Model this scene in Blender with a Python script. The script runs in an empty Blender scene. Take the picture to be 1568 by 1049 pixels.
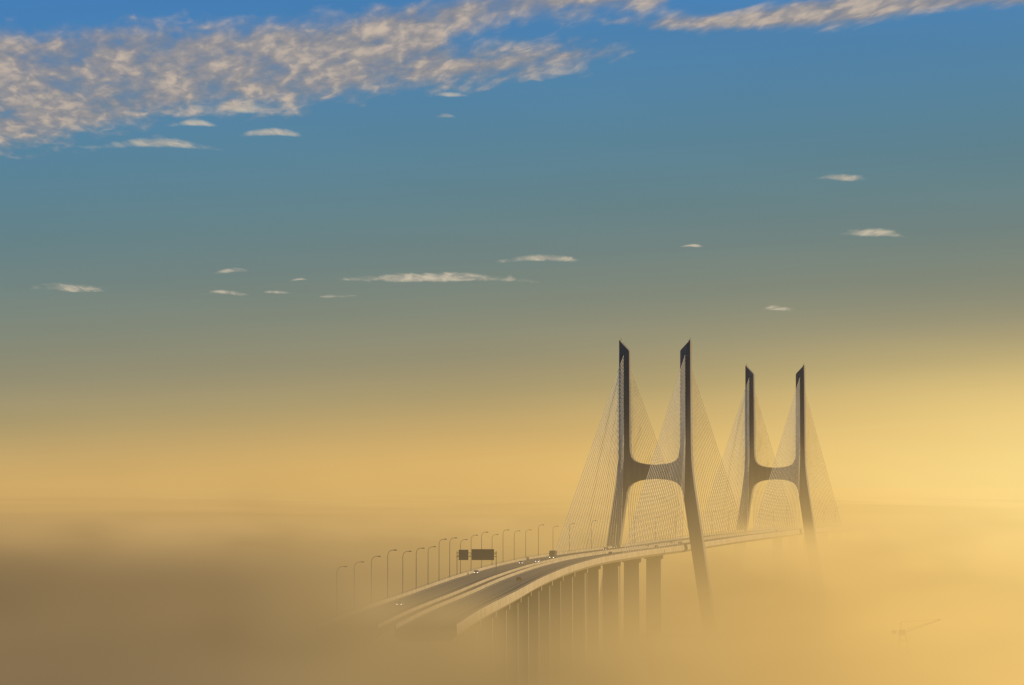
import bpy, bmesh, math, random
from mathutils import Vector, Matrix, noise as mnoise
random.seed(4)
scene=bpy.context.scene
scene.view_settings.view_transform='Standard'
scene.view_settings.look='None'
scene.view_settings.exposure=0

def lin(c):
    return tuple(((v/255)/12.92 if v/255<=0.04045 else ((v/255+0.055)/1.055)**2.4) for v in c)
def rgba(c): return lin(c)+(1.0,)

SUN_AZ=math.radians(70); SUN_EL=math.radians(12)
CAMZ=78.0; F=5840.0

# ------------------------------------------------------------------ node helpers
class NT:
    def __init__(s,tree):
        s.t=tree; s.n=tree.nodes; s.l=tree.links
    def set(s,sock,v):
        if v is None: return
        if isinstance(v,bpy.types.NodeSocket): s.l.new(v,sock)
        else: sock.default_value=v
    def m(s,op,a,b=None,c=None,clamp=False):
        n=s.n.new('ShaderNodeMath'); n.operation=op; n.use_clamp=clamp
        s.set(n.inputs[0],a); s.set(n.inputs[1],b)
        if c is not None: s.set(n.inputs[2],c)
        return n.outputs[0]
    def ss(s,v,a,b,lo=0.0,hi=1.0,kind='SMOOTHSTEP'):
        n=s.n.new('ShaderNodeMapRange'); n.interpolation_type=kind; n.clamp=True
        s.set(n.inputs['Value'],v)
        n.inputs['From Min'].default_value=a; n.inputs['From Max'].default_value=b
        n.inputs['To Min'].default_value=lo; n.inputs['To Max'].default_value=hi
        return n.outputs['Result']
    def mix(s,f,a,b,mode='MIX'):
        n=s.n.new('ShaderNodeMix'); n.data_type='RGBA'; n.blend_type=mode
        s.set(n.inputs[0],f); s.set(n.inputs[6],a); s.set(n.inputs[7],b)
        return n.outputs[2]
    def ramp(s,f,stops,interp='LINEAR'):
        n=s.n.new('ShaderNodeValToRGB'); r=n.color_ramp; r.interpolation=interp
        while len(r.elements)>1: r.elements.remove(r.elements[-1])
        r.elements[0].position=stops[0][0]; r.elements[0].color=stops[0][1]
        for p,c in stops[1:]:
            e=r.elements.new(p); e.color=c
        s.set(n.inputs[0],f); return n.outputs[0]
    def noise(s,vec,scale,detail=2,rough=0.5,dist=0.0):
        n=s.n.new('ShaderNodeTexNoise'); s.set(n.inputs['Vector'],vec)
        n.inputs['Scale'].default_value=scale; n.inputs['Detail'].default_value=detail
        n.inputs['Roughness'].default_value=rough; n.inputs['Distortion'].default_value=dist
        return n.outputs['Fac']
    def mapping(s,vec,loc=(0,0,0),rot=(0,0,0),sc=(1,1,1)):
        n=s.n.new('ShaderNodeMapping'); s.set(n.inputs['Vector'],vec)
        n.inputs['Location'].default_value=loc; n.inputs['Rotation'].default_value=rot; n.inputs['Scale'].default_value=sc
        return n.outputs[0]
    def xyz(s,vec):
        n=s.n.new('ShaderNodeSeparateXYZ'); s.set(n.inputs[0],vec); return n.outputs
def newmat(name):
    m=bpy.data.materials.new(name); m.use_nodes=True; m.node_tree.nodes.clear()
    nt=NT(m.node_tree); out=nt.n.new('ShaderNodeOutputMaterial'); return m,nt,out

def surf(name,c1,c2,scale=1.0,rough=0.8,metal=0.0,bump=0.0,streak=False):
    m,nt,out=newmat(name)
    tc=nt.n.new('ShaderNodeTexCoord')
    v=tc.outputs['Object']
    if streak: v=nt.mapping(v,sc=(1,1,0.12))
    f=nt.noise(v,scale,3,0.6)
    f=nt.ss(f,0.3,0.7)
    p=nt.n.new('ShaderNodeBsdfPrincipled')
    nt.set(p.inputs['Base Color'],nt.mix(f,c1+(1,),c2+(1,)))
    p.inputs['Roughness'].default_value=rough; p.inputs['Metallic'].default_value=metal
    if bump:
        b=nt.n.new('ShaderNodeBump'); b.inputs['Distance'].default_value=bump; b.inputs['Strength'].default_value=0.5
        nt.l.new(f,b.inputs['Height']); nt.l.new(b.outputs[0],p.inputs['Normal'])
    nt.l.new(p.outputs[0],out.inputs[0]); return m

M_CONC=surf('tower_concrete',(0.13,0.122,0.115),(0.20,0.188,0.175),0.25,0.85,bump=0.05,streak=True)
M_DECK=surf('deck_concrete',(0.30,0.26,0.19),(0.42,0.36,0.27),0.2,0.8,bump=0.03)
M_PIER=surf('pier_concrete',(0.26,0.225,0.17),(0.38,0.33,0.25),0.2,0.85,streak=True)
M_ASPH=surf('asphalt',(0.05,0.05,0.05),(0.075,0.073,0.068),0.3,0.9)
M_PAINT=surf('road_paint',(0.4,0.4,0.38),(0.6,0.6,0.58),2,0.6)
M_CABLE=surf('cable_sheath',(0.62,0.56,0.43),(0.74,0.67,0.52),0.1,0.45)
M_STEEL=surf('galvanised_steel',(0.12,0.11,0.10),(0.18,0.17,0.155),1.0,0.6,0.2)
M_SIGN=surf('sign_back_panel',(0.05,0.05,0.05),(0.08,0.08,0.075),0.6,0.6)
M_RUB=surf('tyre_rubber',(0.02,0.02,0.02),(0.03,0.03,0.03),5,0.9)
M_GLASS=surf('dark_glass',(0.02,0.025,0.03),(0.03,0.035,0.04),1,0.08)
M_EARTH=surf('embankment_earth',(0.05,0.045,0.03),(0.09,0.08,0.05),0.05,0.95)

# ------------------------------------------------------------------ mesh helpers
def link(ob,parent=None):
    scene.collection.objects.link(ob)
    if parent: ob.parent=parent
    return ob
def mesh_obj(name,verts,faces,mats,parent=None,fm=None,smooth=False):
    me=bpy.data.meshes.new(name); me.from_pydata(verts,[],faces)
    for m in (mats if isinstance(mats,list) else [mats]): me.materials.append(m)
    if fm:
        for p,i in zip(me.polygons,fm): p.material_index=i
    bm=bmesh.new(); bm.from_mesh(me); bmesh.ops.recalc_face_normals(bm,faces=bm.faces); bm.to_mesh(me); bm.free()
    if smooth:
        for p in me.polygons: p.use_smooth=True
    return link(bpy.data.objects.new(name,me),parent)
class MB:
    def __init__(s): s.v=[]; s.f=[]; s.m=[]
    def add(s,vs,fs,mi=0):
        o=len(s.v); s.v+=[tuple(x) for x in vs]; s.f+=[tuple(i+o for i in f) for f in fs]; s.m+=[mi]*len(fs)
    def box(s,c,d,mi=0,taper=1.0,mat=None):
        x,y,z=[a/2 for a in d]; vs=[]
        for k,t in ((-1,1.0),(1,taper)):
            for a,b in ((-1,-1),(1,-1),(1,1),(-1,1)): vs.append(Vector((a*x*t,b*y*t,k*z)))
        if mat is not None: vs=[mat@v for v in vs]
        vs=[v+Vector(c) for v in vs]
        s.add(vs,[(3,2,1,0),(4,5,6,7),(0,1,5,4),(1,2,6,5),(2,3,7,6),(3,0,4,7)],mi)
    def tube(s,a,b,r1,r2=None,n=6,mi=0):
        r2=r1 if r2 is None else r2
        a=Vector(a); b=Vector(b); d=(b-a).normalized()
        up=Vector((0,0,1)) if abs(d.z)<0.9 else Vector((1,0,0))
        u=d.cross(up).normalized(); w=d.cross(u)
        vs=[]
        for p,r in ((a,r1),(b,r2)):
            for i in range(n):
                t=2*math.pi*i/n; vs.append(p+u*math.cos(t)*r+w*math.sin(t)*r)
        fs=[(i,(i+1)%n,n+(i+1)%n,n+i) for i in range(n)]+[tuple(range(n))[::-1],tuple(range(n,2*n))]
        s.add(vs,fs,mi)
    def obj(s,name,mats,parent=None,smooth=False): return mesh_obj(name,s.v,s.f,mats,parent,s.m,smooth)

# ------------------------------------------------------------------ bridge axis
ctrl=[(-36,420),(-34,600),(-30,760),(-23.5,928),(-14,1100),(-3,1300),(12,1500),(32.5,1680),(71,1885),(114.8,2090.5),(158.6,2296),(202,2500),(246,2705),(290,2910)]
def catmull(p0,p1,p2,p3,t):
    return tuple(0.5*((2*b)+(-a+c)*t+(2*a-5*b+4*c-d)*t*t+(-a+3*b-3*c+d)*t**3) for a,b,c,d in zip(p0,p1,p2,p3))
path=[]
for i in range(1,len(ctrl)-2):
    for k in range(20):
        path.append(catmull(ctrl[i-1],ctrl[i],ctrl[i+1],ctrl[i+2],k/20))
def zprof(y):
    pts=[(0,46.6),(1300,47.0),(1700,47.4),(1885,48.2),(2090,50.2),(2296,51.2),(2500,51.0),(3000,47)]
    for (a,za),(b,zb) in zip(pts,pts[1:]):
        if a<=y<=b:
            t=(y-a)/(b-a); return za+(zb-za)*t
    return 47
arc=[0.0]
for a,b in zip(path,path[1:]): arc.append(arc[-1]+math.dist(a,b))
def at(s):
    s=max(0.01,min(arc[-1]-0.01,s))
    lo,hi=0,len(arc)-1
    while hi-lo>1:
        m=(lo+hi)//2
        if arc[m]<=s: lo=m
        else: hi=m
    t=(s-arc[lo])/(arc[hi]-arc[lo])
    x=path[lo][0]*(1-t)+path[hi][0]*t; y=path[lo][1]*(1-t)+path[hi][1]*t
    i0=max(0,lo-2); i1=min(len(path)-1,hi+2)
    d=Vector((path[i1][0]-path[i0][0],path[i1][1]-path[i0][1])).normalized()
    return Vector((x,y,zprof(y))),Vector((d.x,d.y,0)),Vector((d.y,-d.x,0))
def s_of_y(y):
    lo,hi=0.0,arc[-1]
    for _ in range(40):
        m=(lo+hi)/2
        if at(m)[0].y<y: lo=m
        else: hi=m
    return lo
S_T1=s_of_y(1885); S_T2=s_of_y(2296); S0=s_of_y(835); S1=arc[-1]-5
def P(s,u,h=0.0):
    p,t,n=at(s); q=p+n*u; return Vector((q.x,q.y,p.z+h))

bridge=bpy.data.objects.new('cable_stayed_bridge',None); link(bridge)

def sweep(mb,s0,s1,sec,step=10,mi=0,closed=True):
    n=max(1,int((s1-s0)/step)); k=len(sec); vs=[]; fs=[]
    for i in range(n+1):
        s=s0+(s1-s0)*i/n
        for u,h in sec: vs.append(P(s,u,h))
    for i in range(n):
        for j in range(k if closed else k-1):
            a=i*k+j; b=i*k+(j+1)%k
            fs.append((a,b,b+k,a+k))
    if closed:
        fs.append(tuple(range(k))[::-1]); fs.append(tuple(range(n*k,n*k+k)))
    mb.add(vs,fs,mi)
S_J=S_T1-70
mb=MB()
def girder(a,b): return [(a,0),(b,0),(b,-1.5),(b-1.6,-2.7),(a+1.6,-2.7),(a,-1.5)]
sweep(mb,S0,S_J,girder(-15.4,-1.7)); sweep(mb,S0,S_J,girder(1.7,15.4))
sweep(mb,S_J+0.3,S1,girder(-15.6,15.6))
for (a,b) in ((-15.4,-15.0),(15.0,15.4),(-2.1,-1.75),(1.75,2.1)):
    sweep(mb,S0,S1,[(a,0.0),(b,0.0),(b-0.08,0.95),(a+0.08,0.95)])
mb.obj('deck',[M_DECK],bridge)
mb=MB()
for a,b in ((-14.9,-2.2),(2.2,14.9)):
    sweep(mb,S0,S1,[(a,0.006),(b,0.006)],closed=False)
mb.obj('roadway',[M_ASPH],bridge)
mb=MB()
for u in (-14.0,-3.0,3.0,14.0):
    sweep(mb,S0,S1,[(u-0.1,0.012),(u+0.1,0.012)],closed=False)
for u in (-10.4,-6.7,6.7,10.4):
    s=S0
    while s<S1-5:
        sweep(mb,s,s+4,[(u-0.08,0.012),(u+0.08,0.012)],step=4,closed=False); s+=12
mb.obj('lane_markings',[M_PAINT],bridge)
mb=MB()
for u in (-15.2,15.2):
    sweep(mb,S0,S1,[(u-0.05,1.25),(u+0.05,1.25),(u+0.05,1.35),(u-0.05,1.35)])
    s=S0
    while s<S1: mb.tube(P(s,u,0.95),P(s,u,1.28),0.04,n=4); s+=4
mb.obj('handrail',[M_STEEL],bridge)

# towers
def tower(name,s,zoff=0.0):
    p,t,n=at(s)
    half=[(0.0,88.6),(5.0,88.9),(8.2,89.6)]
    half+=[(10.3,90.6),(11.6,92.2),(12.35,94.8),(12.6,99.0)]
    half+=[(12.75,144.6),(13.2,145.4),(16.9,149.3),(17.2,150.2),(17.7,150.2),(17.8,149.6)]
    half+=[(18.0,100.0),(18.2,92.0),(18.7,86.0),(19.5,79.0)]
    half+=[(31.0,2.0),(24.8,2.0)]
    half+=[(14.4,72.0),(13.9,75.0),(12.8,77.8),(11.0,79.6),(8.4,80.7),(5.0,81.3),(0.0,81.6)]
    ring=half+[(-u,z) for u,z in reversed(half[1:-1])]
    bm=bmesh.new()
    def thick(z): return 3.0+ (0.9*(max(0,90-z)/90))
    F0=[];B0=[]
    for u,z in ring:
        q=p+n*u; h=thick(z)
        F0.append(bm.verts.new((q.x-t.x*h,q.y-t.y*h,z+zoff)))
        B0.append(bm.verts.new((q.x+t.x*h,q.y+t.y*h,z+zoff)))
    bm.faces.new(F0); bm.faces.new(B0[::-1])
    k=len(ring)
    for i in range(k):
        j=(i+1)%k; bm.faces.new((F0[i],B0[i],B0[j],F0[j]))
    bmesh.ops.recalc_face_normals(bm,faces=bm.faces)
    bmesh.ops.triangulate(bm,faces=[f for f in bm.faces if len(f.verts)>4])
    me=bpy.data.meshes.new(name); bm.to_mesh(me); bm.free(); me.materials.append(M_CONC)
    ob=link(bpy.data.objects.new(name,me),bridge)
    bv=ob.modifiers.new('bevel','BEVEL'); bv.width=0.3; bv.segments=2; bv.limit_method='ANGLE'; bv.angle_limit=math.radians(50)
    mb=MB(); R=Matrix((( n.x,t.x,0),(n.y,t.y,0),(0,0,1)))
    mb.box((p.x,p.y,2.6),(78,20,5),0,0.97,mat=R)
    for sg in (-1,1):
        q=p+n*(17.3*sg); mb.tube((q.x,q.y,149.9+zoff),(q.x,q.y,151.6+zoff),0.12,0.06)
        q=p+n*(15.35*sg)
        for i in range(24):
            z=102+zoff+i*1.78
            for d in (-1,1):
                c=q+t*(3.05*d); mb.box((c.x,c.y,z),(1.0,0.5,0.8),0,mat=R)
    mb.obj(name+'_details',[M_CONC],bridge)
tower('tower',S_T1); tower('tower.001',S_T2,0.5)

# stays
mb=MB()
for ST,zo in ((S_T1,0),(S_T2,0.5)):
    for sg in (-1,1):
        for d in (-1,1):
            for i in range(24):
                top=P(ST+3.1*d,15.35*sg); top.z=102+zo+i*1.78
                b=P(ST+d*(14+i*8.05),15.3*sg,0.9)
                mid=(top+b)/2; mid.z-=0.0025*(top-b).length
                mb.tube(top,mid,0.15,n=5); mb.tube(mid,b,0.15,n=5)
mb.obj('stay_cables',[M_CABLE],bridge)

# piers
mb=MB(); y=1820.0
while y>850:
    s=s_of_y(y); p,t,n=at(s); R=Matrix((( n.x,t.x,0),(n.y,t.y,0),(0,0,1)))
    near=y>1640
    for u0 in (-9.8,9.8):
        w=7.4 if near else 5.0
        c=p+n*u0; H=p.z-2.7
        mb.box((c.x,c.y,H/2-1),(w,3.0 if near else 2.4,H+2),0,0.94,mat=R)
        mb.box((c.x,c.y,H-0.9),(w+1.6,3.2,1.79),0,1.02,mat=R)
        mb.box((c.x,c.y,1.0),(w+5,8,3),0,mat=R)
    y-=65
for y in (2370,2440,2510,2580):
    s=s_of_y(y); p,t,n=at(s); R=Matrix((( n.x,t.x,0),(n.y,t.y,0),(0,0,1)))
    for u0 in (-9.8,9.8):
        c=p+n*u0; mb.box((c.x,c.y,(p.z-2.7)/2-1),(6,3,p.z-0.7),0,0.95,mat=R)
mb.obj('piers',[M_PIER],bridge)

# ------------------------------------------------------------------ street lamps
def lamp_mesh():
    mb=MB()
    mb.tube((0,0,-0.02),(0,0,0.6),0.2,0.18,8); mb.tube((0,0,0.6),(0,0,10.8),0.12,0.08,8)
    pts=[(0,0,10.8),(0.12,0,11.5),(0.4,0,12.0),(0.9,0,12.3),(1.6,0,12.4)]
    for a,b in zip(pts,pts[1:]): mb.tube(a,b,0.07,0.065,6)
    mb.box((2.0,0,12.4),(1.0,0.36,0.18),0,0.8); mb.box((2.05,0,12.28),(0.7,0.28,0.06),1)
    return mb.obj('street_lamp',[M_STEEL,M_GLASS])
base=lamp_mesh(); first=True
y=885.0; lamps=[]
while y<2700:
    lamps.append((y,-15.2)); y+= 47 if y<1700 else 60
for (yy,u) in lamps:
    s=s_of_y(yy); p=P(s,u,0.95); _,t,n=at(s)
    if any(abs(yy-v)<12 for v in (1885,2296)): continue
    ob=base if first else link(bpy.data.objects.new('street_lamp',base.data)); first=False
    ob.location=p; ob.rotation_euler=(0,0,math.atan2(n.y,n.x)+random.uniform(-.1,.1)); ob.scale=(1,1,random.uniform(0.92,1.08))

# ------------------------------------------------------------------ gantry sign
s=s_of_y(1293); p,t,n=at(s); R=Matrix((( n.x,t.x,0),(n.y,t.y,0),(0,0,1)))
mb=MB()
def Q(u,v,h): q=p+n*u+t*v; return (q.x,q.y,p.z+h)
for u in (-15.2,-1.9):
    for v in (-0.4,0.4): mb.tube(Q(u,v,0.9),Q(u,v,9.0),0.1)
    for k in range(6): mb.tube(Q(u,-0.4,1+k*1.4),Q(u,0.4,2.4+k*1.4 if k<5 else 9),0.05,n=4)
for v,h in ((-0.4,7.2),(0.4,7.2),(-0.4,8.4),(0.4,8.4)): mb.tube(Q(-15.4,v,h),Q(-1.7,v,h),0.1)
for k in range(10):
    u=-15.2+k*1.33
    for v in (-0.4,0.4): mb.tube(Q(u,v,7.2),Q(u+1.33,v,8.4),0.05,n=4)
def panel(u0,u1,h0,h1):
    c=Q((u0+u1)/2,-0.62,(h0+h1)/2); mb.box(c,(u1-u0,0.12,h1-h0),1,mat=R)
    for k in range(3):
        hh=h0+(h1-h0)*(k+0.5)/3; c=Q((u0+u1)/2,-0.75,hh); mb.box(c,(u1-u0-0.3,0.1,0.12),0,mat=R)
    for uu in (u0+0.6,u1-0.6):
        c=Q(uu,-0.83,(h0+h1)/2); mb.box(c,(0.12,0.06,h1-h0-0.2),0,mat=R)
panel(-10.2,-2.6,6.0,9.7); panel(-14.6,-11.3,6.0,9.5)
mb.obj('overhead_sign_gantry',[M_STEEL,M_SIGN])

# ------------------------------------------------------------------ vehicles
def paint(name,c): return surf(name,c,tuple(v*1.1 for v in c),0.5,0.25)
M_W=paint('white_paint',(0.6,0.6,0.58)); M_D=paint('dark_paint',(0.04,0.045,0.05)); M_S=paint('silver_paint',(0.3,0.3,0.3)); M_R=paint('red_paint',(0.25,0.03,0.02))
ml,nt,out=newmat('headlamp_lens'); e=nt.n.new('ShaderNodeEmission'); e.inputs[0].default_value=(1,0.9,0.7,1); e.inputs[1].default_value=4; nt.l.new(e.outputs[0],out.inputs[0]); M_LAMP=ml
try: ml.cycles.emission_sampling='NONE'
except Exception: pass
def car(loc,ang,mat):
    mb=MB()
    prof=[(-2.15,0.35),(-2.2,0.75),(-2.1,0.98),(-1.75,1.02),(-1.25,1.42),(-0.3,1.5),(0.45,1.42),(1.05,1.0),(1.9,0.86),(2.15,0.66),(2.18,0.35)]
    k=len(prof); vs=[]
    ws=[0.78,0.86,0.84,0.82,0.66,0.64,0.66,0.82,0.82,0.78,0.74]
    for sg in (-1,1):
        for (x,z),w in zip(prof,ws): vs.append((x,sg*w,z))
    fs=[(i,i+1,i+1+k,i+k) for i in range(k-1)]+[(k-1,0,k,2*k-1),tuple(range(k)),tuple(range(k,2*k))[::-1]]
    mb.add(vs,fs,0)
    for sg in (-1,1):
        mb.add([(-1.5,sg*0.835,1.04),(-1.12,sg*0.70,1.36),(0.4,sg*0.70,1.36),(0.88,sg*0.835,1.04)],[(0,1,2,3)],1)
        for x in (-1.35,1.35): mb.tube((x,sg*0.62,0.33),(x,sg*0.86,0.33),0.33,n=14,mi=2)
        mb.box((2.14,sg*0.55,0.7),(0.12,0.3,0.14),3)
    mb.add([(0.5,-0.62,1.42),(0.5,0.62,1.42),(1.04,0.76,1.04),(1.04,-0.76,1.04)],[(0,1,2,3)],1)
    mb.add([(-1.3,-0.62,1.41),(-1.3,0.62,1.41),(-1.76,0.76,1.06),(-1.76,-0.76,1.06)],[(0,1,2,3)],1)
    o=mb.obj('car',[mat,M_GLASS,M_RUB,M_LAMP]); o.location=loc; o.rotation_euler=(0,0,ang); return o
def truck(loc,ang,mat):
    mb=MB()
    mb.box((-1.6,0,2.35),(7.2,2.45,2.7),0); mb.box((-1.0,0,0.85),(9.4,1.0,0.3),2)
    prof=[(2.3,0.7),(2.3,2.9),(3.6,2.95),(4.2,1.9),(4.35,0.7)]; k=5
    mb.add([(x,-1.15,z) for x,z in prof]+[(x,1.15,z) for x,z in prof],[(i,(i+1)%k,(i+1)%k+k,i+k) for i in range(k)]+[(0,1,2,3,4),(9,8,7,6,5)],0)
    mb.add([(3.66,-1.0,2.88),(3.66,1.0,2.88),(4.2,1.0,1.98),(4.2,-1.0,1.98)],[(0,1,2,3)],1)
    for sg in (-1,1):
        for x in (-4.0,-2.9,3.2): mb.tube((x,sg*0.8,0.5),(x,sg*1.2,0.5),0.5,n=14,mi=2)
        mb.box((4.36,sg*0.8,0.95),(0.1,0.35,0.22),3)
    o=mb.obj('truck',[mat,M_GLASS,M_RUB,M_LAMP]); o.location=loc; o.rotation_euler=(0,0,ang); return o
def put(fn,y,u,mat,toward=True):
    s=s_of_y(y); p=P(s,u,0.014); _,t,n=at(s); a=math.atan2(t.y,t.x)+(math.pi if toward else 0)
    fn(tuple(p),a,mat)
put(truck,1600,-4.9,M_D); put(car,1530,-4.6,M_W); put(car,1500,-8.4,M_S)
put(car,1340,-12.2,M_S); put(car,985,-8.4,M_S); put(car,1790,-8.4,M_D); put(car,1250,8.4,M_R,False)
put(car,1700,8.4,M_S,False); put(truck,1950,8.4,M_D,False); put(car,1835,-12.2,M_D)

# ------------------------------------------------------------------ water
m,nt,out=newmat('river_water')
tc=nt.n.new('ShaderNodeTexCoord'); f=nt.noise(nt.mapping(tc.outputs['Object'],sc=(1,0.4,1)),0.02,1)
df=nt.n.new('ShaderNodeBsdfDiffuse'); nt.set(df.inputs[0],nt.mix(f,(0.05,0.045,0.035,1),(0.08,0.07,0.05,1)))
nt.l.new(df.outputs[0],out.inputs[0])
mesh_obj('water',[(-90000,-3000,0),(90000,-3000,0),(90000,90000,0),(-90000,90000,0)],[(0,1,2,3)],m)

mb=MB()
for i in range(30):
    x=-620+i*15; h=5.5+1.5*math.sin(i*1.3)+random.random()
    mb.box((x+7.5,1690+4*math.sin(i*.7),h/2),(15.4,34,h),0,0.9)
mb.obj('river_embankment',[M_EARTH])

mb=MB(); cx,cy=176,1720
for dx in (-3,3):
    for dy in (-3,3): mb.tube((cx+dx,cy+dy,0),(cx+dx*0.4,cy+dy*0.4,11),0.16,n=5)
for k in range(3): mb.box((cx,cy,2+k*3.2),(5.6-k*0.8,5.6-k*0.8,0.3))
mb.box((cx-0.5,cy,12.2),(3.2,2.4,2.4),0,0.85)
mb.tube((cx,cy,12),(cx+17,cy,18),0.18,0.1,5); mb.tube((cx,cy,13.3),(cx+17,cy,18.1),0.08,0.06,5)
mb.tube((cx-1,cy,13),(cx-1,cy,17),0.12,n=5); mb.tube((cx-1,cy,17),(cx+17,cy,18.1),0.05,n=4)
mb.box((cx-4,cy,12.4),(2,1.6,1.4))
mb.obj('harbour_crane',[M_STEEL])

# ------------------------------------------------------------------ shared fog glow: sunlit top and shaded lower left painted into its colour
def fog_light_colour(nt,x,y,z):
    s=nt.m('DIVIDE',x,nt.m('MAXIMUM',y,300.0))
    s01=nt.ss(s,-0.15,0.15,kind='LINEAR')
    low=nt.ramp(s01,[(0.0,rgba((92,81,67))),(0.25,rgba((114,97,74))),(0.5,rgba((166,138,88))),(0.75,rgba((206,165,95))),(1.0,rgba((242,198,114)))])  # deep fog: shaded left, sun-side right, set by colour
    top=nt.ramp(s01,[(0.0,rgba((204,166,105))),(0.5,rgba((220,180,110))),(0.8,rgba((246,204,124))),(1.0,rgba((255,222,142)))])  # fog top: sunlit gold put into the colour
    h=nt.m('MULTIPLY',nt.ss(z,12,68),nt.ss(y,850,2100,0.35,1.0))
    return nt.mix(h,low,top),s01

# ------------------------------------------------------------------ fog volume
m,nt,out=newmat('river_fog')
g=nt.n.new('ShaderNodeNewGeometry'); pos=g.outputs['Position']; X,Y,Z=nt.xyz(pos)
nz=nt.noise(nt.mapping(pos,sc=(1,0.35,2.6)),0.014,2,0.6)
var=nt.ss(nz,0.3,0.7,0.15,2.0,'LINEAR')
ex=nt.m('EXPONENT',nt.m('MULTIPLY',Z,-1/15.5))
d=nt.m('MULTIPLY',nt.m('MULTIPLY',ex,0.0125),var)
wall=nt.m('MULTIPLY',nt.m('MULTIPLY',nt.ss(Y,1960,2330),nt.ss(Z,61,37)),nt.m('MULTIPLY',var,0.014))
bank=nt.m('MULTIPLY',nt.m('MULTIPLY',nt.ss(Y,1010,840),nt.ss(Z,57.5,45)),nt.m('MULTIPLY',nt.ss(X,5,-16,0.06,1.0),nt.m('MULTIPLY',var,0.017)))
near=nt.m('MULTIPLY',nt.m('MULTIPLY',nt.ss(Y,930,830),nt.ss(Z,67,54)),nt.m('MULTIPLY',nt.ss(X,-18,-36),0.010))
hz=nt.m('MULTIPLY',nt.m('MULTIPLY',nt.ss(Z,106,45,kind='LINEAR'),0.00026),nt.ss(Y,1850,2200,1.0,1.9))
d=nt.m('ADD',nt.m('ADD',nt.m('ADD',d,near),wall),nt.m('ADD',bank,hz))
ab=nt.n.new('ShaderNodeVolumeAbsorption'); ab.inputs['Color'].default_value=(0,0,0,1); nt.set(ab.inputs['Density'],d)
em=nt.n.new('ShaderNodeEmission'); nt.set(em.inputs['Color'],fog_light_colour(nt,X,Y,Z)[0]); nt.set(em.inputs['Strength'],nt.m('MULTIPLY',d,nt.ss(nz,0.28,0.72,1.30,0.74,'LINEAR')))  # fog emits this colour, standing in for scattered sunlight
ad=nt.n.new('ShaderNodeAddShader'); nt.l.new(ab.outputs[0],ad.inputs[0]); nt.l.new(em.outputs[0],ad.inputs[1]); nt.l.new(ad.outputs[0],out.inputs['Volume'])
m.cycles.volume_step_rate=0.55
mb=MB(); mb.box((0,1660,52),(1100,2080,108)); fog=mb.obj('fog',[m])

# ------------------------------------------------------------------ distant fog bank
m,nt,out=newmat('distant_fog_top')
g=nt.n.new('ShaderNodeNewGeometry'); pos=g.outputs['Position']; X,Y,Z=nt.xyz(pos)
c,s01=fog_light_colour(nt,X,Y,Z)
hor=nt.ramp(s01,[(0.0,rgba((217,177,107))),(0.5,rgba((228,186,110))),(0.8,rgba((249,208,126))),(1.0,rgba((255,224,144)))])  # horizon glow, brighter towards the sun, painted in
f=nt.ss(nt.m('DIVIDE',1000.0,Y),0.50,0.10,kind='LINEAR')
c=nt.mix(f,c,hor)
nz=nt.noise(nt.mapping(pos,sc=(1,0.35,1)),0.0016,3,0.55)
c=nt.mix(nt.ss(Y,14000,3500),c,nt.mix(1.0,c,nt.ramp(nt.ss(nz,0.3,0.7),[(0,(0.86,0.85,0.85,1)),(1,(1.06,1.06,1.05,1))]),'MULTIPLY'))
em=nt.n.new('ShaderNodeEmission'); nt.set(em.inputs['Color'],c); em.inputs['Strength'].default_value=1.0  # sheet glows by itself to imitate a sunlit fog top
nt.l.new(em.outputs[0],out.inputs[0])
try: m.cycles.emission_sampling='NONE'
except Exception: pass
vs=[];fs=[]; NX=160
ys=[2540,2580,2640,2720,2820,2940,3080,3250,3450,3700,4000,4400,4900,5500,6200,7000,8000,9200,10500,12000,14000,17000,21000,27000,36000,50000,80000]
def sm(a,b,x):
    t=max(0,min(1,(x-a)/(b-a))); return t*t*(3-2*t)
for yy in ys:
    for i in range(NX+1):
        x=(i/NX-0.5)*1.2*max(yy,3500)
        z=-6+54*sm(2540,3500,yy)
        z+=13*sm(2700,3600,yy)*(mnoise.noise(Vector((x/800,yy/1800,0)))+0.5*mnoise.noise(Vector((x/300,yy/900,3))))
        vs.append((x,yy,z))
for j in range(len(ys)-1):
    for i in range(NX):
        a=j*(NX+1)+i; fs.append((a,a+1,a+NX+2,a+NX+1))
mesh_obj('distant_fog_bank',vs,fs,m,smooth=True)

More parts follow.
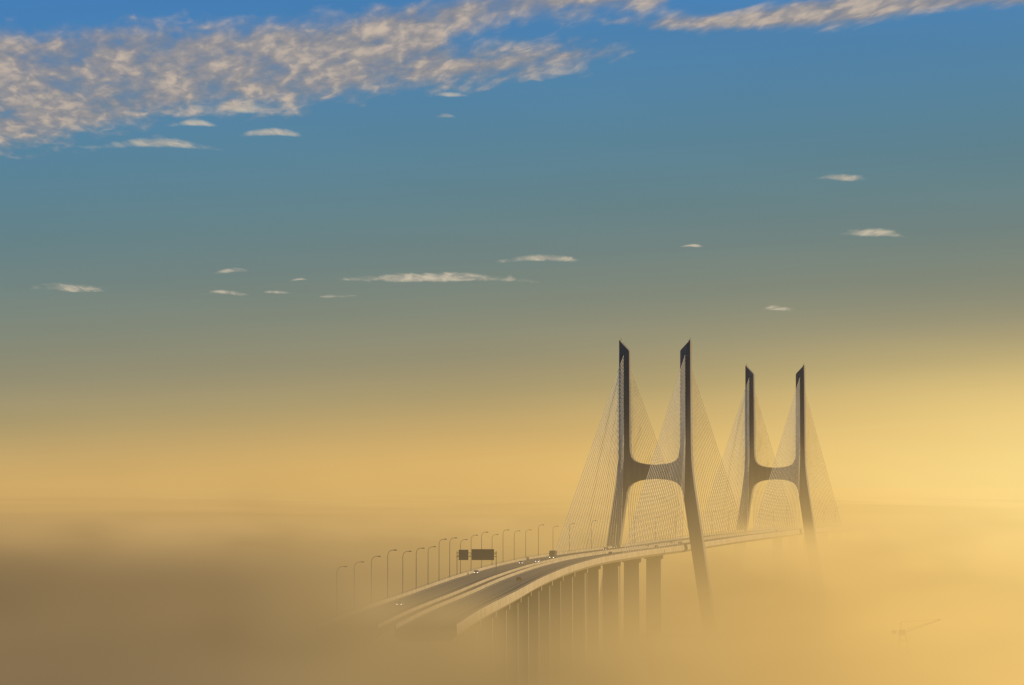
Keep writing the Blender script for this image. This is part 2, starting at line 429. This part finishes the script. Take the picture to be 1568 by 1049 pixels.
# ------------------------------------------------------------------ clouds
def cloud_mat(name,seed,big):
    m,nt,out=newmat(name)
    at_=nt.n.new('ShaderNodeAttribute'); at_.attribute_name='cover'; D=at_.outputs['Fac']
    g=nt.n.new('ShaderNodeNewGeometry'); pos=g.outputs['Position']
    if big:
        q0=nt.mapping(pos,sc=(0.343,0.038,0.0))
        r=nt.mapping(q0,rot=(0,0,math.radians(16)))
        n1=nt.noise(nt.mapping(r,sc=(0.36,1,1)),1/26.0,3,0.5,0.4)
        n2=nt.noise(nt.mapping(r,loc=(900,300,0),sc=(0.5,1,1)),1/13.0,3,0.5,0.4)
        n3=nt.noise(nt.mapping(q0,loc=(50,20,0),sc=(0.5,1,1)),1/70.0,3,0.5)
        nn=nt.m('ADD',nt.m('MULTIPLY',nt.m('SUBTRACT',n1,0.5),2.4),nt.m('MULTIPLY',nt.m('SUBTRACT',n3,0.5),2.4))
        nn=nt.m('ADD',nn,nt.m('MULTIPLY',nt.m('SUBTRACT',n2,0.5),0.8))
        q=nt.m('ADD',D,nn)
        a=nt.ss(q,-0.55,1.25)
        sh=nt.m('ADD',nt.m('ADD',nt.m('MULTIPLY',n2,0.36),nt.m('MULTIPLY',n1,0.42)),nt.m('MULTIPLY',n3,0.34))
        shade=nt.ss(sh,0.44,0.74)
        a=nt.m('MULTIPLY',a,0.90)
        col=nt.ramp(shade,[(0,rgba((98,100,108))),(0.45,rgba((137,127,120))),(1,rgba((200,176,146)))])  # shaded grey to sunlit cream painted into the cloud colour
    else:
        n1=nt.noise(nt.mapping(pos,loc=(seed*777,0,0),sc=(1,0.16,1)),1/200.0,4,0.6,0.4)
        a=nt.m('MULTIPLY',nt.ss(nt.m('ADD',D,nt.m('MULTIPLY',nt.m('SUBTRACT',n1,0.5),2.4)),-0.1,1.4),0.8)
        col=nt.mix(nt.ss(n1,0.35,0.65),rgba((170,158,136)),rgba((212,194,160)))
    em=nt.n.new('ShaderNodeEmission'); nt.set(em.inputs[0],col); em.inputs[1].default_value=0.85  # cloud glow imitates most of the sunlight on it
    tl=nt.n.new('ShaderNodeBsdfTranslucent'); tl.inputs[0].default_value=(0.3,0.3,0.3,1)
    ad=nt.n.new('ShaderNodeAddShader'); nt.l.new(em.outputs[0],ad.inputs[0]); nt.l.new(tl.outputs[0],ad.inputs[1])
    tr=nt.n.new('ShaderNodeBsdfTransparent'); mx=nt.n.new('ShaderNodeMixShader')
    nt.set(mx.inputs[0],a); nt.l.new(tr.outputs[0],mx.inputs[1]); nt.l.new(ad.outputs[0],mx.inputs[2]); nt.l.new(mx.outputs[0],out.inputs[0])
    try: m.cycles.emission_sampling='NONE'
    except Exception: pass
    return m
H=2000.0
def plan(px,py):
    Y=H*F/(745-py); return ((px-784)/F*Y,Y)
def segd(p,a,b):
    ax,ay=a;bx,by=b;px,py=p; dx,dy=bx-ax,by-ay; L=dx*dx+dy*dy
    t=max(0,min(1,((px-ax)*dx+(py-ay)*dy)/L)); return math.hypot(px-ax-t*dx,py-ay-t*dy)
def inside(p,poly):
    c=False; n=len(poly)
    for i in range(n):
        x1,y1=poly[i];x2,y2=poly[(i+1)%n]
        if (y1>p[1])!=(y2>p[1]) and p[0]<(x2-x1)*(p[1]-y1)/(y2-y1)+x1: c=not c
    return c
def sheet(name,x0,x1,y0,y1,nx,ny,fn,mat,dz=0):
    vs=[];fs=[];dens=[]
    for j in range(ny+1):
        for i in range(nx+1):
            px=x0+(x1-x0)*i/nx; py=y0+(y1-y0)*j/ny
            X_,Y_=plan(px,py); vs.append((X_,Y_,CAMZ+H+dz)); dens.append(fn(px,py))
    for j in range(ny):
        for i in range(nx):
            a=j*(nx+1)+i; fs.append((a,a+1,a+nx+2,a+nx+1))
    me=bpy.data.meshes.new(name); me.from_pydata(vs,[],fs); me.materials.append(mat)
    at_=me.attributes.new('cover','FLOAT','POINT')
    for i,d in enumerate(dens): at_.data[i].value=d
    return link(bpy.data.objects.new(name,me))
polyA=[(-300,60),(-100,30),(60,45),(180,28),(300,38),(400,30),(520,25),(620,0),(760,-25),(960,-40),(1060,-20),(1000,14),(900,22),(760,35),(690,55),(700,72),(790,66),(880,62),(965,76),(900,96),(800,120),(680,135),(560,144),(460,164),(330,164),(200,188),(120,206),(50,222),(-60,230),(-300,240)]
polyB=[(925,42),(1010,34),(1120,30),(1230,8),(1330,-8),(1450,-30),(1900,-60),(1900,5),(1568,16),(1440,26),(1380,36),(1260,52),(1110,56),(1000,54)]
def polyfn(poly,w):
    def f(px,py):
        d=min(segd((px,py*1.0),poly[i],poly[(i+1)%len(poly)]) for i in range(len(poly)))
        return max(-2.5,min(1.0,(d if inside((px,py),poly) else -d)/w))
    return f
cb=cloud_mat('cloud_bank_vapour',0,True)
sheet('cloud_bank',-300,1120,-90,310,140,60,polyfn(polyA,28),cb)
sheet('cloud_bank.001',860,1900,-90,130,110,40,polyfn(polyB,13),cb,30)
cs=cloud_mat('small_cloud_vapour',1,False)
small=[(1292,287,46,7,1),(1337,370,46,8,1),(825,409,74,7,.9),(665,438,140,9,1),(105,453,68,9,.75),(348,461,44,5,.7),(240,242,105,10,.95),(415,226,60,8,.8),(290,213,50,7,.65),(690,170,34,6,.45),(820,148,24,6,.5),(678,203,22,6,.45),(1065,394,24,3.5,.5),(352,432,34,5,.5),(425,463,26,4,.5),(375,195,70,12,.6),(460,445,18,3,.4),(1190,489,40,6,.35),(520,470,40,4,.35)]
for k,(px,py,hw,hh,o) in enumerate(small):
    tilt=random.uniform(-0.25,0.25)
    def f(x,y,px=px,py=py,hw=hw,hh=hh,o=o,tilt=tilt):
        u=(x-px)/hw; v=(y-py)/hh
        v+=tilt*u+0.15*math.sin(u*3.3+px)-(0.55*u*u-0.2)
        r=abs(u)**1.4+ (v*v*0.9 if v<0 else v*v*2.2)
        return max(-2.0,(1-r)*1.2-(1-o)*0.7)
    sheet('cloud',px-hw*1.9,px+hw*1.9,py-hh*3.2,py+hh*3.8,36,28,f,cs,60+k*3)

# ------------------------------------------------------------------ sky
w=bpy.data.worlds.new('World'); scene.world=w; w.use_nodes=True; w.node_tree.nodes.clear()
nt=NT(w.node_tree); out=nt.n.new('ShaderNodeOutputWorld'); bg=nt.n.new('ShaderNodeBackground')
tc=nt.n.new('ShaderNodeTexCoord'); X,Y,Z=nt.xyz(tc.outputs['Generated'])
z2=nt.m('SUBTRACT',Z,nt.m('MULTIPLY',X,0.06))
t=nt.m('DIVIDE',z2,0.14)
px2=lambda y:(745-y)/F/0.14
stops=[(0.0,(231,187,109)),(px2(700),(221,181,109)),(px2(650),(199,169,110)),(px2(600),(173,156,112)),(px2(540),(151,145,117)),(px2(470),(131,137,121)),(px2(400),(115,132,128)),(px2(320),(101,131,138)),(px2(230),(90,131,151)),(px2(130),(82,131,167)),(px2(20),(72,128,180)),(1.0,(66,125,184))]
grad=nt.ramp(t,[(p,rgba(c)) for p,c in stops])
gl=nt.m('MULTIPLY',nt.ss(X,-0.02,0.2),nt.ss(Z,0.05,-0.002))
grad=nt.mix(nt.m('MULTIPLY',gl,1.0),grad,rgba((255,228,148)))
st=nt.noise(nt.mapping(tc.outputs['Generated'],sc=(1,1,9)),6,2,0.5)
grad=nt.mix(1.0,grad,nt.ramp(st,[(0.3,(0.965,0.965,0.965,1)),(0.7,(1.035,1.035,1.035,1))]),'MULTIPLY')
sky=nt.n.new('ShaderNodeTexSky'); sky.sky_type='NISHITA'; sky.sun_disc=False; sky.sun_elevation=SUN_EL; sky.sun_rotation=SUN_AZ; sky.dust_density=3
sk=nt.mix(1.0,sky.outputs[0],(0.08,0.08,0.08,1),'MULTIPLY')
nt.set(bg.inputs[0],nt.mix(nt.ss(Z,0.14,0.5,0.02,0.6),grad,sk)); bg.inputs[1].default_value=1.0
nt.l.new(bg.outputs[0],out.inputs[0])

sl=bpy.data.lights.new('sun','SUN'); sl.energy=5; sl.angle=math.radians(0.5); sl.color=(1,0.74,0.38)
so=link(bpy.data.objects.new('sun',sl))
sd=Vector((math.sin(SUN_AZ)*math.cos(SUN_EL),math.cos(SUN_AZ)*math.cos(SUN_EL),math.sin(SUN_EL)))
so.rotation_euler=sd.to_track_quat('Z','Y').to_euler(); so.location=(800,1500,600)

cam=bpy.data.cameras.new('camera'); cam.lens=F/1568*36; cam.sensor_width=36; cam.clip_start=5; cam.clip_end=200000
co=link(bpy.data.objects.new('camera',cam)); co.location=(0,0,CAMZ); co.rotation_euler=(math.radians(90)+math.atan(220/F),0,0)
scene.camera=co
